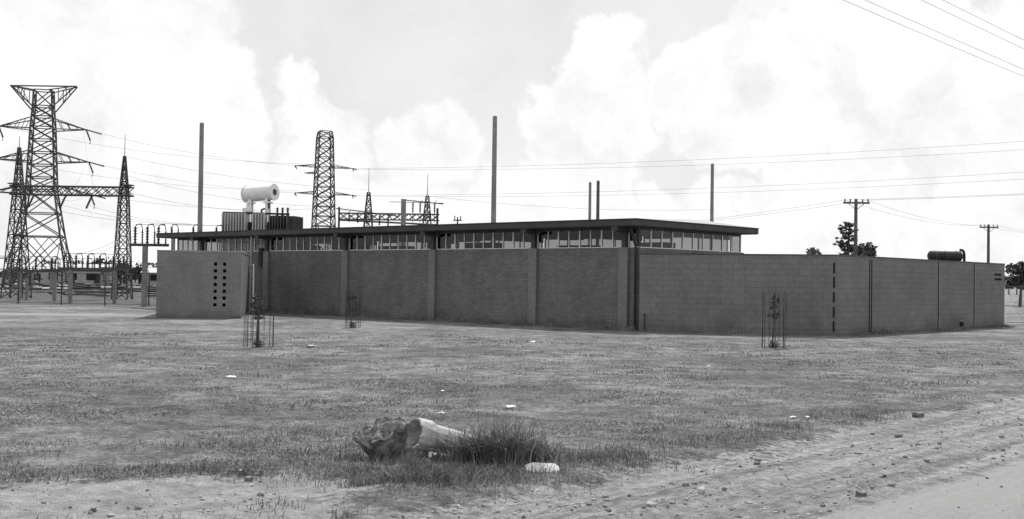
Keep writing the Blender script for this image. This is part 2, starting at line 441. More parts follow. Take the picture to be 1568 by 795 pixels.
b_.add([(0,0,0),(0,T,0),(0,T,BH),(0,0,BH)],[(3,2,1,0)],'block_light'); b_.add([(BW,0,0),(BW,T,0),(BW,T,BH),(BW,0,BH)],[(0,1,2,3)],'block')
b_.box(0,T,T,BD,0,BH,'block_light'); b_.box(BW-T,BW,T,BD,0,BH,'block'); b_.box(T,BW-T,BD-T,BD,0,BH,'block')
b_.finish('block_walls',e2)
b_=MB(); b_.box(T+.002,BW-T-.002,T+.002,BD-T-.002,BH-.2,BH-.05,'dark'); b_.box(T+.01,BW-T-.01,T+.4,T+.45,0,BH-.21,'dark'); b_.finish('roof_and_dark_backing',e2)  # flat roof, plus an added dark panel that blackens the wall openings
b_=MB(); b_.box(-.015,BW+.015,-.015,BD+.015,BH+.001,BH+.05,'concrete'); b_.finish('coping',e2)

# ------------------------------------------------------------------ yard wall
J=Vector((4.45,40.3)); C=Vector((10.9,38.8)); v=Vector((VX,VY)); u=Vector((-.74,.6725))
E=C+v*15.7; F_=E+u*12; G=F_-v*9
def wallpoly(mb,P,th,z0,z1,k,grow=0):
    n=len(P); offs=[]
    for i in range(n):
        ds=[]
        if i>0: ds.append((P[i]-P[i-1]).normalized())
        if i<n-1: ds.append((P[i+1]-P[i]).normalized())
        ns=[Vector((-d.y,d.x)) for d in ds]
        s=sum(ns,Vector((0,0))).normalized(); offs.append(s/ s.dot(ns[0]))
    o=[p-q*grow for p,q in zip(P,offs)]; inn=[p+q*(th+grow) for p,q in zip(P,offs)]
    vs=[(p.x,p.y,z) for z in(z0,z1) for p in o]+[(p.x,p.y,z) for z in(z0,z1) for p in inn]
    fs=[]
    for i in range(n-1):
        fs.append((i,i+1,n+i+1,n+i)); fs.append((2*n+i+1,2*n+i,3*n+i,3*n+i+1)); fs.append((n+i,n+i+1,3*n+i+1,3*n+i))
        fs.append((2*n+i,2*n+i+1,i+1,i))
    fs.append((0,n,3*n,2*n)); fs.append((n-1,3*n-1,4*n-1,2*n-1))
    mb.add(vs,fs,k)
yw=empty('block_wall')
b_=MB(); wallpoly(b_,[J,C,E,F_,G],.2,0,2.68,'block'); b_.finish('blockwork',yw)
b_=MB(); wallpoly(b_,[J,C,E,F_,G],.2,2.682,2.735,'timber',.012); b_.finish('coping',yw)
b_=MB()
for s0,s1,z0,z1 in((2.42,2.5,.06,2.62),(2.58,2.66,.06,2.62),(8.45,8.55,.03,2.66),(12.15,12.25,.03,2.66)):
    b_.box(s0,s1,-.004,.02,z0,z1,'dark')
b_.box(8.56,8.6,-.006,.02,.03,2.66,'concrete'); b_.box(12.26,12.3,-.006,.02,.03,2.66,'concrete')
b_.box(10.7,10.98,-.05,.02,.03,.3,'dark'); b_.box(10.66,11.02,-.03,-.001,.301,.33,'concrete')
b_.finish('movement_joints',yw,(C.x,C.y,0),math.atan2(VY,VX))
b_=MB(); LA=(C-J).length
for z in(.15,.62,1.12,1.62,2.1):
    b_.box(LA-.13,LA-.07,-.004,.02,z,z+.36,'dark')
b_.cyl((.2,-.06,0),(.2,-.06,.65),.02,.02,'steel_dark'); b_.cyl((.2,-.06,.6),(.2,-.16,.58),.02,.02,'steel_dark')
b_.finish('slots_and_tap',yw,(J.x,J.y,0),math.atan2(C.y-J.y,C.x-J.x))
for k,tx in enumerate(('EAST WARD','SUB-STATION')):
    cu=bpy.data.curves.new('sign_lettering','FONT'); cu.body=tx; cu.size=.13; cu.extrude=.008
    ob=bpy.data.objects.new('sign_lettering',cu); scene.collection.objects.link(ob)
    p=C+v*14.5; ob.location=(p.x+NX*.01,p.y+NY*.01,2.2-.2*k); ob.rotation_euler=(math.pi/2,0,math.atan2(VY,VX)); cu.materials.append(M['dark']); ob.parent=yw
ft=MB(); c0=Vector((19.3,51.6,3.05)); dx=Vector((.99,.1,0))
ft.cyl(c0-dx*.7,c0+dx*.7,.23,.23,'steel_dark',20); ft.cyl(c0-dx*.77,c0-dx*.7,.14,.23,'steel_dark',20); ft.cyl(c0+dx*.7,c0+dx*.77,.23,.14,'steel_dark',20)
for t in(-.5,0,.5): ft.cyl(c0+dx*(t-.02),c0+dx*(t+.02),.243,.243,'steel',20)
for t in(-.55,.55):
    for yo in(-.25,.25):
        q=c0+dx*t; ft.strut((q.x,q.y+yo,0),(q.x,q.y+yo*.6,2.9),.04,'steel_dark')
e=c0+dx*.9; ft.path([(e.x,e.y,2.2),(e.x,e.y,3.15),(e.x-.05,e.y,3.32)],.06,'steel_dark',8); ft.path([(e.x-.05,e.y,3.32),(e.x-.2,e.y,3.34)],.06,'steel_dark',8)
ft.finish('fuel_tank')

# ------------------------------------------------------------------ steel lattice helpers
def lattice(mb,cx,cy,levels,w,k='steel',rot=0,br=None,horiz=True):
    br=br or w*.6; c_,s_=math.cos(rot),math.sin(rot)
    def cor(z,h):
        return [Vector((cx+c_*a*h-s_*b*h,cy+s_*a*h+c_*b*h,z)) for a,b in((-1,-1),(1,-1),(1,1),(-1,1))]
    for (z0,h0),(z1,h1) in zip(levels[:-1],levels[1:]):
        A_=cor(z0,h0);B_=cor(z1,h1)
        for i in range(4):
            j=(i+1)%4
            mb.strut(A_[i],B_[i],w,k); mb.strut(A_[i],B_[j],br,k); mb.strut(A_[j],B_[i],br,k)
            if horiz: mb.strut(B_[i],B_[j],br,k)
def lv(segs,per):
    out=[segs[0]]
    for (z0,h0),(z1,h1),n in zip(segs[:-1],segs[1:],per):
        for i in range(1,n+1): t=i/n; out.append((z0+(z1-z0)*t,h0+(h1-h0)*t))
    return out
def insulator(mb,p,q,r=.09,n=7,k='insul'):
    p=Vector(p);q=Vector(q); mb.cyl(p,q,r*.45,r*.45,k,8)
    for i in range(n):
        a=p.lerp(q,(i+.25)/n); c=p.lerp(q,(i+.7)/n); mb.cyl(a,c,r,r*.55,k,8)
def arm(mb,cx,cy,z,hw,reach,rise,w,rot,sides=(-1,1),ins=True,hang=1.3):
    c_,s_=math.cos(rot),math.sin(rot)
    def T_(a,b,z_): return Vector((cx+c_*a-s_*b,cy+s_*a+c_*b,z_))
    tips=[]
    for s in sides:
        tip=T_(s*reach,0,z+rise*.15)
        for b2 in(-hw,hw):
            lo=T_(s*hw,b2,z);hi=T_(s*hw,b2,z+rise)
            mb.strut(lo,tip,w,'steel'); mb.strut(hi,tip,w,'steel')
            for t in(.25,.5,.75):
                mb.strut(lo.lerp(tip,t),hi.lerp(tip,t-.12),w*.6,'steel')
        for t in(.3,.6):
            mb.strut(T_(s*hw,-hw,z).lerp(tip,t),T_(s*hw,hw,z).lerp(tip,t),w*.6,'steel')
        if ins:
            k2=hang/1.3
            insulator(mb,tip+Vector((0,0,-.05)),tip+Vector((.35*k2,.1,-hang*.8)),.12*max(.6,k2),8)
            insulator(mb,tip,tip+Vector(((.9*s+.4)*k2,.5,-.35*k2)),.11*max(.6,k2),8)
            e=tip+Vector((.35*k2,.1,-hang*.8)); mb.strut(e,e+Vector((-.05,0,-.35*k2)),.05,'steel')
        tips.append(tip)
    return tips
tw=MB(); cx,cy,r=-44.8,110,math.radians(14)
lattice(tw,cx,cy,lv([(0,2.9),(5.2,1.95),(9.6,1.25),(15.6,1.0),(17.6,.85),(19.1,.8)],[1,2,5,2,1]),.13,rot=r,br=.075)
for s in(-1,1):
    for s2 in(-1,1):
        tw.strut((cx+s*2.4,cy+s2*2.4,2.6),(cx,cy+s2*1.95,5.2),.06,'steel'); tw.strut((cx+s*2.4,cy+s2*2.4,2.6),(cx+s*1.95,cy,5.2),.06,'steel')
    for b2 in(-.8,.8):
        p=Vector((cx+s*.85,cy+b2,17.2)); q=Vector((cx+s*3.1,cy+b2*.3,19.55))
        tw.strut(p,q,.1,'steel'); tw.strut((cx+s*.8,cy+b2,19.1),q,.08,'steel')
        for t in(.35,.65): tw.strut(p.lerp(q,t),Vector((cx+s*.8,cy+b2,19.1)).lerp(q,t),.06,'steel')
        tw.strut(p.lerp(q,.35),Vector((cx+s*.8,cy+b2,19.1)).lerp(q,.65),.05,'steel')
    tw.strut((cx+s*.8,cy-.8,19.1),(cx+s*.8,cy+.8,19.1),.08,'steel')
tw.strut((cx-3.1,cy,19.56),(cx+3.1,cy,19.56),.1,'steel')
tips1=[]
for z,re in((15.4,3.9),(12.3,4.2),(9.2,4.4)):
    tips1.append(arm(tw,cx,cy,z,1.05,re,1.0,.08,r))
tw.finish('transmission_tower')
tw=MB(); cx,cy,r=-19.6,120,math.radians(22)
lattice(tw,cx,cy,lv([(0,1.6),(7,1.0),(16.2,.72)],[4,9]),.10,rot=r,br=.065)
lattice(tw,cx,cy,[(16.2,.72),(16.85,.6)],.09,rot=r,br=.06)
tips2=[]
for z,re in((13.1,3.0),(10.3,3.0)):
    tips2.append(arm(tw,cx,cy,z,.8,re,.28,.045,r,hang=.35))
for z,re in((12.4,2.1),): arm(tw,cx,cy,z,.8,re,.2,.04,r,sides=(-1,),ins=False)
tw.finish('transmission_tower')
gt=MB()
lattice(gt,-34.2,80,lv([(0,.75),(7.0,.3),(10.4,.07)],[8,5]),.07,br=.045)
lattice(gt,-26.9,80,lv([(0,.55),(7.0,.28),(9.9,.06)],[8,5]),.07,br=.045)
gt.cyl((-26.9,80,9.9),(-26.9,80,11.4),.03,.015,'steel',5); gt.cyl((-34.2,80,10.4),(-34.2,80,11.2),.03,.015,'steel',5)
def truss(mb,xa,xb,y,z0,z1,n,w=.06,d=.3):
    for yo in(-d,d):
        for z in(z0,z1): mb.strut((xa,y+yo,z),(xb,y+yo,z),w,'steel')
        for i in range(n):
            a=xa+(xb-xa)*i/n;c=xa+(xb-xa)*(i+1)/n
            mb.strut((a,y+yo,z0),(c,y+yo,z1),w*.7,'steel'); mb.strut((a,y+yo,z1),(c,y+yo,z0),w*.7,'steel')
    for i in range(n+1):
        a=xa+(xb-xa)*i/n
        for z in(z0,z1): mb.strut((a,y-d,z),(a,y+d,z),w*.7,'steel')
truss(gt,-34.7,-26.3,80,7.15,7.75,12,.07)
for x in(-33,-30.8,-29):
    insulator(gt,(x,79.7,7.1),(x-.2,79.2,6.2),.1,7)
for x in(-34.5,-26.6): gt.box(x-.3,x+.3,79.6,80.4,7.86,7.93,'steel')
gt.finish('switchyard_gantry')
gt=MB()
lattice(gt,-10.6,85,lv([(0,.55),(6.2,.26),(8.0,.1)],[6,4]),.05,br=.035); gt.cyl((-10.6,85,8),(-10.6,85,9.8),.03,.015,'steel',5)
lattice(gt,-6.28,85,lv([(0,.55),(6.2,.26),(7.8,.1)],[6,4]),.05,br=.035); gt.cyl((-6.28,85,7.8),(-6.28,85,9.4),.03,.015,'steel',5)
truss(gt,-12.7,-5.4,85,6.0,6.45,13,.055)
gt.finish('switchyard_gantry')
def busframe(name,x0,x1,y,zb,posts,ins,ih=1.0,pw=.16,kpost='concrete_pole',curve=True,kb='steel'):
    mb=MB()
    for x in posts: mb.box(x-pw/2,x+pw/2,y-pw/2,y+pw/2,0,zb-.1,kpost)
    mb.box(x0,x1,y-.1,y+.1,zb-.098,zb+.05,kb)
    for x in ins:
        insulator(mb,(x,y,zb+.05),(x,y,zb+ih),.11,6)
        if curve: mb.path([(x,y,zb+ih),(x+.08,y,zb+ih+.12),(x+.3,y,zb+ih+.15),(x+.42,y-.1,zb+ih-.1),(x+.42,y-.1,zb+.25)],.025,'steel_dark',5)
        insulator(mb,(x+.42,y-.1,zb+.05),(x+.42,y-.1,zb+ih*.75),.07,5)
    if len(ins)>1: mb.strut((min(ins),y,zb+ih+.12),(max(ins)+.4,y,zb+ih+.1),.02,'steel_dark')
    mb.finish(name)
busframe('busbar_support',-20.5,-18.4,62,3.35,[-19.65],[-20.2,-19.55,-18.95],.95,.24)
busframe('busbar_support',-20.9,-17.2,70,4.1,[-20.5,-17.4],[-20.6,-19.3,-17.9],.55,.2)
busframe('busbar_support',-26.6,-22.5,68,2.05,[-25.9,-23.3],[-26.3,-25.6,-24.9,-24.2,-23.4,-22.8],.75,.18)
busframe('busbar_support',-31,-28,72,1.9,[-30.6,-28.4],[-30.6,-29.6,-28.6],.75,.18)
busframe('busbar_support',-36,-31,90,2.0,[-35.6,-31.4],[-35.5,-34.5,-33,-32],.8,.16)
mb=MB(); y=80
for x,z,w in((-12.0,6.6,.12),(-7.55,7.2,.32),(-5.2,6.6,.14)): mb.box(x-w/2,x+w/2,y-w/2,y+w/2,0,z,'steel_dark' if w<.3 else 'concrete_pole')
mb.strut((-12.2,y,6.5),(-7.8,y,6.0),.05,'steel_dark'); mb.strut((-12.0,y,5.7),(-5.2,y,5.45),.09,'steel_dark')
mb.strut((-7.6,y,7.15),(-4.8,y,6.9),.05,'steel_dark'); mb.strut((-8.5,y,7.0),(-4.8,y,6.95),.03,'steel_dark')
for x in(-11.3,-10.7,-10.1,-9.2,-8.6,-6.9,-6.4,-5.9,-5.4):
    z=6.3-(x+12)*.1 if x<-7.8 else 6.95
    insulator(mb,(x,y,z-.65),(x,y,z),.09,6)
    mb.strut((x,y,z),(x+.15,y,z+.18),.03,'steel_dark'); mb.strut((x,y,z-.65),(x,y,5.6),.03,'steel_dark')
mb.finish('busbar_structure')
tr=empty('power_transformer',(-16.2,75,0),math.radians(-8))
b_=MB(); b_.box(-1.9,1.9,-.9,.9,.3,5.2,'steel_dark'); b_.box(-2.1,2.1,-1.1,1.1,0,.3,'concrete'); b_.finish('main_tank',tr)
b_=MB()
for i in range(24):
    x=-2.15+i*.185
    if i in(9,10,16): continue
    b_.box(x,x+.045,-1.55,-.95,1.2,5.75-(.15 if i>16 else 0),'fin' if i<17 else 'steel')
for i in range(8): b_.box(2.0,2.5,-.9+i*.22,-.85+i*.22,1.2,5.6,'steel')
b_.cyl((-2.2,-1.2,5.78),(2.2,-1.2,5.7),.07,.07,'steel_dark'); b_.finish('radiator_fins',tr)
b_=MB()
p=Vector((-1.05,-.3,7.02));q=Vector((1.05,-.9,7.12)); d=(q-p).normalized()
b_.cyl(p,q,.5,.5,'whitepaint',28); b_.cyl(q-d*.05,q+d*.06,.54,.54,'whitepaint',28); b_.cyl(q+d*.06,q+d*.09,.2,.2,'steel',14)
b_.cyl(p-d*.12,p,.38,.5,'whitepaint',28); b_.cyl(p+d*.02,p+d*.09,.57,.57,'whitepaint',28)
b_.finish('conservator_tank',tr)
b_=MB()
for t in(.18,.8):
    c=p.lerp(q,t)
    for o2 in(-.28,.28): b_.box(c.x-.07,c.x+.07,c.y+o2-.06,c.y+o2+.06,5.2,6.75,'whitepaint')
    b_.box(c.x-.2,c.x+.2,c.y-.4,c.y+.4,6.42,6.52,'whitepaint')
b_.path([(-.75,-.7,5.3),(-.75,-.75,6.3),(-.55,-.6,6.7)],.1,'whitepaint',10)
b_.path([(.2,-.7,5.3),(.2,-.75,6.0),(.7,-.8,6.15),(.7,-.9,6.6)],.06,'steel',8)
for x in(.95,1.3,1.65): insulator(b_,(x,.1,5.2),(x,.1,6.2),.12,7)
b_.box(-1.0,-.4,-1.0,-.6,5.86,6.1,'whitepaint'); b_.finish('tank_supports_and_pipes',tr)

# ------------------------------------------------------------------ poles
def pole(name,x,y,h,r,k='concrete_pole',arms=0):
    mb=MB(); mb.cyl((x,y,0),(x,y,h),r*1.25,r*.95,k,12)
    mb.cyl((x,y,h),(x,y,h+.04),r*.95,r*.6,k,12)
    for i in range(arms):
        z=h-.3-.55*i; L_=.85
        mb.box(x-L_,x+L_,y-.16,y-.06,z,z+.12,'timber')
        for t in(-.75,-.4,.4,.75): insulator(mb,(x+t,y-.11,z+.12),(x+t,y-.11,z+.32),.07,3)
        mb.strut((x-.5,y-.1,z),(x,y-.1,z-.4),.03,'steel'); mb.strut((x+.5,y-.1,z),(x,y-.1,z-.4),.03,'steel')
    mb.finish(name)
pole('concrete_pole',-18.9,70,10.95,.14)
pole('concrete_pole',-1.07,65,10.9,.13)
pole('concrete_pole',7.2,108,10.9,.13)
pole('timber_pole',7.95,108,11.05,.15,'timber')
pole('concrete_pole',15.5,90,10.95,.13)
pole('utility_pole',22.25,75,7.25,.11,'timber',1)
pole('utility_pole',43.2,105,7.3,.12,'timber',1)
for t in(-34,62): pole('utility_pole',7.1+VX*t+.8,22+VY*t-.7,7.6,.13,'timber',1)
mb=MB(); mb.cyl((-3.8,80,0),(-3.8,80,6.0),.05,.05,'steel_dark'); mb.box(-4.1,-3.5,79.95,80.05,5.75,5.82,'steel_dark')
for x in(-4.0,-3.6): insulator(mb,(x,80,5.82),(x,80,6.1),.06,3)
mb.finish('busbar_post')

# ------------------------------------------------------------------ overhead wires
def wires(name,segs,r):
    cu=bpy.data.curves.new(name,'CURVE'); cu.dimensions='3D'; cu.bevel_depth=r; cu.bevel_resolution=0
    for p,q,sag in segs:
        sp=cu.splines.new('POLY'); n=24; sp.points.add(n)
        for i in range(n+1):
            t=i/n; c=Vector(p).lerp(Vector(q),t); c.z-=4*sag*t*(1-t); sp.points[i].co=(c.x,c.y,c.z,1)
    cu.materials.append(M['wire']); ob=bpy.data.objects.new(name,cu); scene.collection.objects.link(ob)
sg=[]
for k,tp in enumerate(tips1[:2]):
    sg.append((tp[1],tips2[k][0],.5)); sg.append((tp[0],tips2[k][0]+Vector((.3,0,.2)),.7))
    sg.append((tp[0],tp[0]+Vector((-40,-20,2)),1))
sg.append((tips1[2][1],(-19.6-.9,120,8.8),.6))
for k,(za,zb) in enumerate(((13.1,14.6),(10.3,12.2))):
    sg.append((tips2[k][1],(62,84,zb),.9)); sg.append((tips2[k][1]+Vector((-1,1,0)),(66,90,zb+.1),1.1))
wires('transmission_lines',sg,.011)
sg=[]
for x,z in((-33,6.9),(-30.8,6.9),(-29,6.9)): sg.append(((x,79.3,z-.5),(-20.3+(x+33)*.4,70,4.8),.25))
sg+=[((-26.9,80,7.5),(-16.2,76,6.0),.3),((-26.9,80,9.9),(-10.6,85,8.2),.4),((-26.9,80,8.6),(-12.2,80,6.6),.5),
     ((-44.8+4,110,9.0),(-33,80.3,7.7),.6),((-44.8+4,110,12),(-31,80.3,7.7),.7),((-44.8+3.9,110,15),(-29,80.3,7.7),.8),
     ((-19.5,62,4.3),(-25,68,2.8),.2),((-20,62,4.3),(-26,68,2.8),.3),((-6.3,85,7.8),(15.5,90,7.4),.4),
     ((-19.6,119,10),(-10.6,85.3,6.6),.3),((-20.6,119,10),(-12,85.3,6.6),.3)]
for o2 in(-.7,.7):
    sg.append(((22.25+o2,75,7.2),(43.2+o2,105,7.25),.5)); sg.append(((43.2+o2,105,7.25),(80,150,8),.5))
    sg.append(((22.25+o2,75,7.2),(62,60,9.5),.4)); sg.append(((22.25+o2,75,7.2),(-3.8,95,5.2),.5))
wires('service_wires',sg,.009)
sg=[]
for o2,z in((0,7.25),(.25,7.28),(1.0,7.3),(1.45,7.2)):
    a=Vector((7.1+NX*o2,22+NY*o2,z+.25)); dv_=Vector((VX,VY,0))
    sg.append((a-dv_*34,a+dv_*62,.75))
wires('roadside_wires',sg,.005)

# ------------------------------------------------------------------ fences & clutter of the switchyard
def fence(name,p,q,h,step,pk='steel'):
    p=Vector((*p,0));q=Vector((*q,0)); n=max(1,round((q-p).length/step)); mb=MB()
    for i in range(n+1):
        c=p.lerp(q,i/n); mb.cyl(c,c+Vector((0,0,h)),.035,.035,pk,6); mb.strut(c+Vector((0,0,h)),c+Vector((0,-.2,h+.25)),.025,pk)
    for z in(.1,h*.5,h): mb.strut(p+Vector((0,0,z)),q+Vector((0,0,z)),.014,pk if pk!='whitepaint' else 'steel')
    d=(q-p).normalized(); L_=(q-p).length; s=0
    while s<L_:
        a=p+d*s; e1=min(s+h,L_); mb.strut(a+Vector((0,0,.05)),p+d*e1+Vector((0,0,.05+(e1-s))),.006,'steel')
        mb.strut(a+Vector((0,0,h)),p+d*e1+Vector((0,0,h-(e1-s))),.006,'steel'); s+=.2
    mb.finish(name)
fence('chain_link_fence',(-40,66),(-17.3,63),1.75,2.6)
fence('chain_link_fence',(22.2,52.2),(40,66),1.75,2.6,'whitepaint')
b_=MB()
for k in range(260):
    x=random.uniform(-62,-27);y=random.uniform(84,128); L_=random.uniform(.8,3.2); z=random.uniform(.1,.8)
    a=random.uniform(-.8,.8); b_.cyl((x,y,z),(x+L_,y+a*L_,z),.07,.07,random.choice(['whitepaint','steel_dark','steel','timber','concrete']),6)
b_.finish('stacked_pipes')
b_=MB()
for k in range(34):
    x=random.uniform(-56,-24);y=random.uniform(72,106); h=random.uniform(1.2,2.6)
    b_.box(x-.08,x+.08,y-.08,y+.08,0,h,'concrete_pole'); insulator(b_,(x,y,h),(x,y,h+.6),.1,5)
    b_.strut((x,y,h+.6),(x+random.uniform(1,3),y,h+.55),.03,'steel_dark'); b_.strut((x,y,h*.7),(x+random.uniform(.5,1.2),y,h*.7),.06,'steel_dark')
b_.finish('switchyard_equipment')
for (x,y,w,d_,h,n) in((-61,150,8,6,2.3,3),(-50,157,7,5,2.0,2)):
    e3=empty('storage_shed',(x,y,0),.05)
    b_=MB(); b_.box(0,w,0,d_,0,h,'shedwall'); b_.finish('walls',e3)
    b_=MB(); b_.add([(-.3,-.3,h+.01),(w+.3,-.3,h+.01),(w+.3,d_+.3,h+.01),(-.3,d_+.3,h+.01),(-.3,d_/2,h+.7),(w+.3,d_/2,h+.7)],[(0,1,5,4),(2,3,4,5),(0,4,3),(1,2,5)],'fin'); b_.finish('gable_roof',e3)
    b_=MB()
    for i in range(n): b_.box(1+i*2.4,2.2+i*2.4,-.03,-.002,.9,1.8,'dark')
    b_.box(w-1.2,w-.4,-.03,-.002,0,1.8,'steel_dark'); b_.finish('doors_and_windows',e3)

# ------------------------------------------------------------------ trees
def leaves(mb,c,R,n,size,k='leaf'):
    c=Vector(c)
    for _ in range(n):
        d=Vector((random.gauss(0,1),random.gauss(0,1),random.gauss(0,1))).normalized()*random.random()**.4
        p=c+Vector((d.x*R[0],d.y*R[1],d.z*R[2]))
        a=Vector((random.gauss(0,1),random.gauss(0,1),random.gauss(0,.6))).normalized()*size*random.uniform(.5,1.3)
        b2=a.cross(Vector((random.gauss(0,1),random.gauss(0,1),random.gauss(0,1)))).normalized()*size*random.uniform(.4,.9)
        mb.add([p-a,p-b2,p+a,p+b2],[(0,1,2,3)],k)
def tree(name,x,y,h,r,n=900,size=.22,base=.3):
    mb=MB(); mb.cyl((x,y,0),(x+.1,y,h*.45),h*.035,h*.02,'bark',8)
    for i in range(9):
        a=random.uniform(0,6.28); rr=r*random.uniform(.2,.75); z=h*random.uniform(base+.15,.86)
        rr*= math.sqrt(max(.15,1-((z/h-.6)/.42)**2))
        c=(x+math.cos(a)*rr,y+math.sin(a)*rr,z); mb.cyl((x+.1,y,h*.35),c,h*.014,h*.005,'bark',5)
        s=r*random.uniform(.3,.48); leaves(mb,c,(s,s,s*.75),n//9,size)
    mb.finish(name)
def hedge(name,x0,x1,y,h,n,jit=3):
    mb=MB(); x=x0
    while x<x1:
        hh=h*random.uniform(.6,1.1); w=random.uniform(1.5,3.5); yy_=y+random.uniform(-jit,jit)
        mb.cyl((x,yy_,0),(x,yy_,hh*.6),.15,.08,'bark',5)
        for k in range(4): leaves(mb,(x+random.uniform(-w,w)*.5,yy_+random.uniform(-1,1),hh*random.uniform(.35,.82)),(w*.6,w*.5,hh*.25),n,.35)
        x+=w*.7
    mb.finish(name)
hedge('distant_trees',-110,-66,215,3.0,50)
hedge('distant_trees',-80,-58,200,4.2,60)
hedge('distant_trees',-90,-20,240,4.6,50)
hedge('distant_trees',-20,110,240,4.2,45)
tree('tree',34.6,135,6.6,2.1,1300,.2)
tree('tree',42.2,138,7.2,1.9,1200,.2)
tree('tree',40.4,136,6.9,1.8,1000,.2)
tree('tree',43.9,100,4.3,1.5,1500,.16); tree('tree',45.6,101,3.9,1.8,1500,.16)
# norfolk pine: ragged tiers of upswept branches, foliage hanging in clumps
mb=MB(); x,y,h=38.6,133,8.9
mb.cyl((x,y,0),(x+.1,y,h),.22,.05,'bark',8)
z=3.5
while z<h-.1:
    R_=2.0*(1-(z-3.2)/(h-2.8))**.55+.15
    for i in range(7):
        if random.random()<.2: continue
        a=i*2*math.pi/7+z*1.3+random.uniform(-.4,.4); rr=R_*random.uniform(.35,1.2); zz0=z+random.uniform(-.25,.25)
        e=Vector((x+math.cos(a)*rr,y+math.sin(a)*rr,zz0+rr*random.uniform(.1,.4))); mb.cyl((x,y,zz0),e,.045,.02,'bark',4)
        for k in range(10):
            t=random.uniform(.25,1.05); c=Vector((x,y,zz0)).lerp(e,t); leaves(mb,c,(.22,.22,.16),5,.13)
    z+=.5
mb.finish('norfolk_pine_tree')

# ------------------------------------------------------------------ tree guards with saplings
def guard(x,y,r,h,stem,lean=0,stake=None):
    e=empty('tree_guard',(x,y,zat(x,y)-.01)); mb=MB(); n=14; lx=lean
    def ring(z,i):
        a=2*math.pi*i/n; rr=r*(1+.06*math.sin(3*a+z*2)); return Vector((math.cos(a)*rr+lx*z,math.sin(a)*rr,z+.03*math.sin(a*2+x)))
    for i in range(n): mb.strut(ring(0,i),ring(h*random.uniform(.96,1.06),i)+Vector((random.uniform(-.02,.02),0,0)),.006,'steel_dark')
    k=int(h/.17)
    for j in range(k+1):
        z=h*j/k
        for i in range(n): mb.strut(ring(z,i),ring(z,i+1),.004,'steel_dark')
    mb.finish('wire_mesh',e)
    mb=MB()
    for a in(.4,2.5,4.6): mb.cyl((math.cos(a)*r*1.05,math.sin(a)*r*1.05,0),(math.cos(a)*r*1.05+lx*h,math.sin(a)*r*1.05,h*1.05),.012,.012,'timber',5)
    if stake: mb.cyl((.03,0,0),(.0,0,stake),.018,.016,'timber',6)
    mb.finish('stakes',e)
    mb=MB(); pts=[Vector((-.04,.02,0)),Vector((-.02,0,stem*.4)),Vector((.03,0,stem*.75)),Vector((.0,0,stem))]
    for a,c,ra,rb_ in zip(pts[:-1],pts[1:],(.02,.016,.012),(.016,.012,.006)): mb.cyl(a,c,ra,rb_,'bark',6)
    for i in range(16):
        t=random.uniform(.1,1); c=pts[1].lerp(pts[3],t); d_=Vector((random.uniform(-.14,.14),random.uniform(-.1,.1),random.uniform(.03,.13))); mb.cyl(c,c+d_,.005,.002,'bark',4)
        leaves(mb,c+d_,(.06,.06,.06),22,.03)
    for i in range(40): leaves(mb,(random.uniform(-.1,.1),random.uniform(-.1,.1),random.uniform(0,.18)),(.05,.05,.03),6,.025)
    mb.finish('sapling',e)
guard(-6.2,28.4,.36,.82,1.35,0,1.15)
guard(-5.5,40.2,.26,1.15,1.1,0)
guard(7.1,31.3,.31,1.45,1.3,0)

# ------------------------------------------------------------------ broken concrete
rb=empty('broken_concrete_pipe')
def frac(name,c,top_r,bot_r,h,rot,seed,mat='rubble',nb=48,nh=20,amp=.035,crater=.05):
    """tapering lump of broken footing: fairly straight cast sides, ragged fractured top"""
    bm=bmesh.new(); rows=[]
    for j in range(nh+1):
        t=j/nh; row=[]
        for i in range(nb):
            th=2*math.pi*i/nb; r_=bot_r+(top_r-bot_r)*t
            sq=1/max(abs(math.cos(th)),abs(math.sin(th))); r_*=.62+.38*min(sq,1.36)
            p=Vector((math.cos(th)*r_,math.sin(th)*r_,t*h))
            nn=noise.fractal(p*9+Vector((seed,0,0)),.9,2.1,5)
            k=amp*(.2+1.3*t**3); p.x+=math.cos(th)*nn*k; p.y+=math.sin(th)*nn*k; p.z+=noise.fractal(p*7+Vector((0,seed,0)),.9,2.1,4)*amp*1.8*t**2
            row.append(bm.verts.new(p))
        rows.append(row)
    m_=12
    for j in range(1,m_+1):
        t=1-j/m_; row=[]
        for i in range(nb):
            q=rows[nh][i].co; p=Vector((q.x*t,q.y*t,h+(q.z-h)*t))
            nn=noise.fractal(p*10+Vector((seed,seed,0)),.7,2.1,6); p.z+=nn*crater*1.2+crater*.5*(1-t)
            row.append(bm.verts.new(p))
        rows.append(row)
    for a,b2 in zip(rows[:-1],rows[1:]):
        for i in range(nb): bm.faces.new((a[i],a[(i+1)%nb],b2[(i+1)%nb],b2[i]))
    me=bpy.data.meshes.new(name); bm.to_mesh(me); bm.free(); me.materials.append(M[mat])
    ob=bpy.data.objects.new(name,me); scene.collection.objects.link(ob); ob.location=c; ob.rotation_euler=rot; ob.parent=rb
frac('footing',(-1.13,11.25,-.05),.24,.14,.37,(.05,-.42,.6),3)
frac('footing_chunk',(-.94,11.08,-.03),.11,.13,.15,(.2,.25,1),8,amp=.03)
frac('loose_lump',(-.70,11.12,-.02),.045,.06,.07,(0,.2,0),12,amp=.02,crater=.01,nb=20,nh=8)
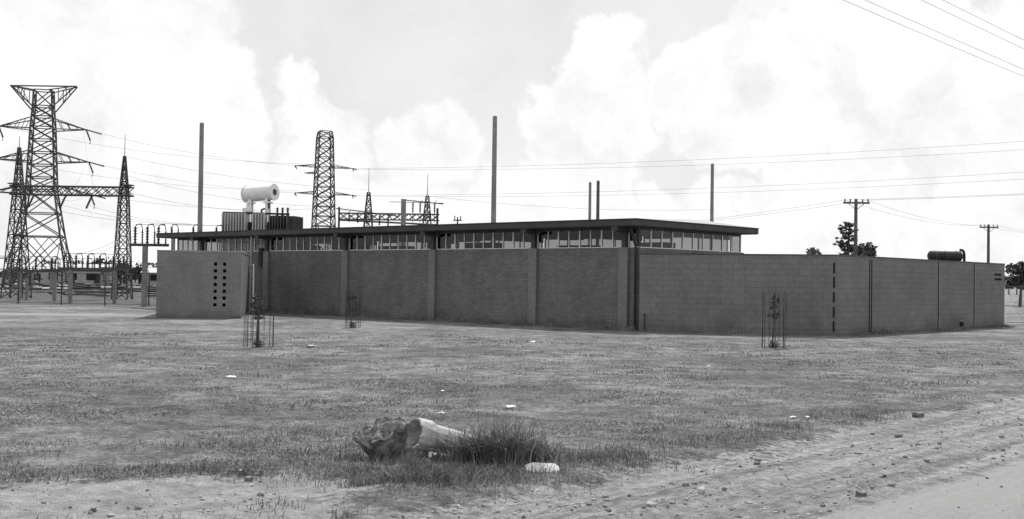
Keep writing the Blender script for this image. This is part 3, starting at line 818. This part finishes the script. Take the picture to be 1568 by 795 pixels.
def tube(mb,prof,p,q,k,n=48):
    p=Vector(p);q=Vector(q);d=(q-p);Ln=d.length;d.normalize();a=d.orthogonal().normalized();b2=d.cross(a)
    vs=[]
    for (t,r_) in prof:
        for i in range(n):
            th=2*math.pi*i/n; rr=r_*(1+.012*math.sin(5*th+t*9)+.01*math.sin(13*th+2)); jj=.008*math.sin(7*th)+.006*math.sin(17*th+1)+(.02*math.sin(3*th+1) if t>.9 else 0)
            vs.append(p+d*(t*Ln+(jj if (t<.1 or t>.9) else 0))+a*rr*math.cos(th)+b2*rr*math.sin(th))
    fs=[]
    for j in range(len(prof)-1):
        for i in range(n): fs.append((j*n+i,j*n+(i+1)%n,(j+1)*n+(i+1)%n,(j+1)*n+i))
    mb.add(vs,fs,k)
mb=MB()
tube(mb,[(.30,.01),(.26,.06),(.16,.095),(.06,.12),(0,.135),(0,.153),(.07,.16),(.24,.155),(.30,.13),(1,.112),(1,.085),(.5,.07),(.4,.01)],(-.92,11.06,.27),(-.37,11.5,.09),'paleconc')
mb.finish('bell_end_pipe',rb,smooth=False)
mb=MB()
n=14
vs=[]
for k in range(2):
    for i in range(n+1):
        th=math.radians(200+110*i/n)
        for rr in(.115,.14): vs.append((-.84+math.cos(th)*rr,11.0+k*.13,.135+math.sin(th)*rr+.01*math.sin(i*1.7)))
w_=2*(n+1); fs=[]
for i in range(n):
    a=2*i; fs+=[(a,a+2,a+3,a+1),(w_+a+1,w_+a+3,w_+a+2,w_+a),(a+1,a+3,w_+a+3,w_+a+1),(a+2,a,w_+a,w_+a+2)]
fs+=[(0,1,w_+1,w_),(w_-1,w_-2,2*w_-2,2*w_-1)]
mb.add(vs,fs,'paleconc'); mb.finish('broken_collar',rb)
def slab(name,x,y,w,d_,h,k,n=9,rot=0):
    mb=MB(); z=zat(x,y); r_=[random.uniform(.7,1.2) for _ in range(n)]
    lo=[(x+math.cos(6.283*i/n)*w*r_[i],y+math.sin(6.283*i/n)*d_*r_[i],z-.01) for i in range(n)]
    hi=[(x+math.cos(6.283*i/n)*w*.93*r_[i],y+math.sin(6.283*i/n)*d_*.93*r_[i],z+h+.25*h*math.sin(i*2.1)+rot*math.sin(6.283*i/n)) for i in range(n)]
    mb.add(lo+hi,[(i,(i+1)%n,n+(i+1)%n,n+i) for i in range(n)]+[tuple(range(n,2*n))],k); return mb.finish(name)
slab('flat_stone',.29,10.45,.165,.14,.03,'paleconc',9,.03)
slab('rock',3.0,9.9,.055,.05,.04,'rubble',7); slab('rock',-2.25,10.05,.05,.04,.03,'rubble',7); slab('rock',5.5,15.6,.1,.06,.05,'rubble',7)
mb=MB()
for x,y,s in((-4.95,28.5,.15),(-4.8,19.9,.1),(0,15.9,.10),(-1.05,18,.05),(-.88,15,.06),(3.65,14.95,.06),(3.85,15,.04),(.6,32.3,.1),(4.1,24,.05)):
    z=zat(x,y)+.01; n=7
    vs=[(x+math.cos(6.283*i/n)*s*random.uniform(.5,1.1),y+math.sin(6.283*i/n)*s*random.uniform(.5,1.1),z+random.uniform(0,s*.35)) for i in range(n)]+[(x,y,z+s*.4)]
    mb.add(vs,[(i,(i+1)%n,n) for i in range(n)],'litter')
mb.finish('litter')

# ------------------------------------------------------------------ world, sun, camera
EL,AZ=math.radians(55),math.radians(8)
w=bpy.data.worlds.new('World'); scene.world=w; w.use_nodes=True; nt=w.node_tree; nt.nodes.clear()
out=N(nt,'ShaderNodeOutputWorld'); bg=N(nt,'ShaderNodeBackground'); nt.links.new(bg.outputs[0],out.inputs[0]); bg.inputs[1].default_value=.1
sky=N(nt,'ShaderNodeTexSky'); sky.sky_type='NISHITA'; sky.sun_disc=False; sky.sun_elevation=EL; sky.sun_rotation=AZ; sky.dust_density=2
sb=N(nt,'ShaderNodeRGBToBW'); nt.links.new(sky.outputs[0],sb.inputs[0])
tc=N(nt,'ShaderNodeTexCoord'); D=tc.outputs['Generated']
def warp(src,scale,detail,rough,amt):
    nz=N(nt,'ShaderNodeTexNoise'); nz.inputs['Scale'].default_value=scale; nz.inputs['Detail'].default_value=detail; nz.inputs['Roughness'].default_value=rough; nt.links.new(D,nz.inputs['Vector'])
    sub=N(nt,'ShaderNodeVectorMath',operation='SUBTRACT'); nt.links.new(nz.outputs['Color'],sub.inputs[0]); sub.inputs[1].default_value=(.5,.5,.5)
    scl=N(nt,'ShaderNodeVectorMath',operation='SCALE'); nt.links.new(sub.outputs[0],scl.inputs[0]); scl.inputs['Scale'].default_value=amt
    ad=N(nt,'ShaderNodeVectorMath',operation='ADD'); nt.links.new(src,ad.inputs[0]); nt.links.new(scl.outputs[0],ad.inputs[1]); return ad.outputs[0]
wd=warp(warp(D,9,4,.5,.10),26,9,.65,.06)
def blob(az,el,r):
    c=Vector((az,1,el)).normalized()
    d=N(nt,'ShaderNodeVectorMath',operation='DISTANCE'); nt.links.new(wd,d.inputs[0]); d.inputs[1].default_value=c
    return math_(nt,'SUBTRACT',r,d.outputs['Value'])
cur=None
for az,el,r in((-.40,.16,.13),(-.33,.22,.075),(-.285,.12,.075),(-.178,.155,.036),(-.16,.12,.04),(-.095,.105,.03),(-.06,.12,.034),(.09,.15,.05),(.095,.185,.035),(.2,.16,.07),(.25,.21,.07),(.33,.14,.11),(.34,.225,.05),(.43,.12,.09),(.55,.2,.12),(-.6,.2,.15),(-.2,.02,.09),(0,.0,.1),(.06,.12,.055)):
    bl=blob(az,el,r); cur=bl if cur is None else math_(nt,'MAXIMUM',cur,bl)
sp=N(nt,'ShaderNodeSeparateXYZ'); nt.links.new(wd,sp.inputs[0])
cur=math_(nt,'MAXIMUM',cur,math_(nt,'SUBTRACT',.085,sp.outputs[2]))
nb=noise_(nt,D,2.3,5); back=math_(nt,'MINIMUM',math_(nt,'SUBTRACT',nb,.47),math_(nt,'SUBTRACT',.7,sp.outputs[1]))
cur=math_(nt,'MAXIMUM',cur,back)
mask=maprange(nt,cur,-.003,.009,0,1,True)
core=maprange(nt,cur,0,.05,0,1,True)
n7=noise_(nt,wd,12,7,.6)
cval=maprange(nt,n7,.34,.56,9.1,10.8)
cval=math_(nt,'SUBTRACT',cval,math_(nt,'MULTIPLY',core,math_(nt,'MULTIPLY',maprange(nt,noise_(nt,wd,5,4,.5),.42,.65,0,1,True),1.0)))
n8=noise_(nt,wd,6,6,.6)
skyv=math_(nt,'ADD',math_(nt,'MULTIPLY',sb.outputs[0],.5),maprange(nt,n8,.35,.65,4.7,5.8))
mixed=math_(nt,'ADD',math_(nt,'MULTIPLY',skyv,math_(nt,'SUBTRACT',1,mask)),math_(nt,'MULTIPLY',cval,mask))
cc=N(nt,'ShaderNodeCombineColor')
for i in range(3): nt.links.new(mixed,cc.inputs[i])
nt.links.new(cc.outputs[0],bg.inputs[0])
sl=bpy.data.lights.new('sun','SUN'); sl.energy=5.0; sl.angle=math.radians(.5); sl.color=(1,.995,.985)
so=bpy.data.objects.new('sun',sl); scene.collection.objects.link(so)
S=Vector((math.cos(EL)*math.sin(AZ),math.cos(EL)*math.cos(AZ),math.sin(EL))); so.rotation_euler=S.to_track_quat('Z','Y').to_euler(); so.location=(0,0,50)
cd=bpy.data.cameras.new('camera'); cd.sensor_width=36; cd.lens=36*1773/1568; cd.clip_start=.1; cd.clip_end=6000
co=bpy.data.objects.new('camera',cd); scene.collection.objects.link(co); co.location=(0,0,1.75)
co.rotation_euler=(Matrix.Rotation(math.radians(90.985),3,'X')@Matrix.Rotation(math.radians(.788),3,'Z')).to_euler()
scene.camera=co
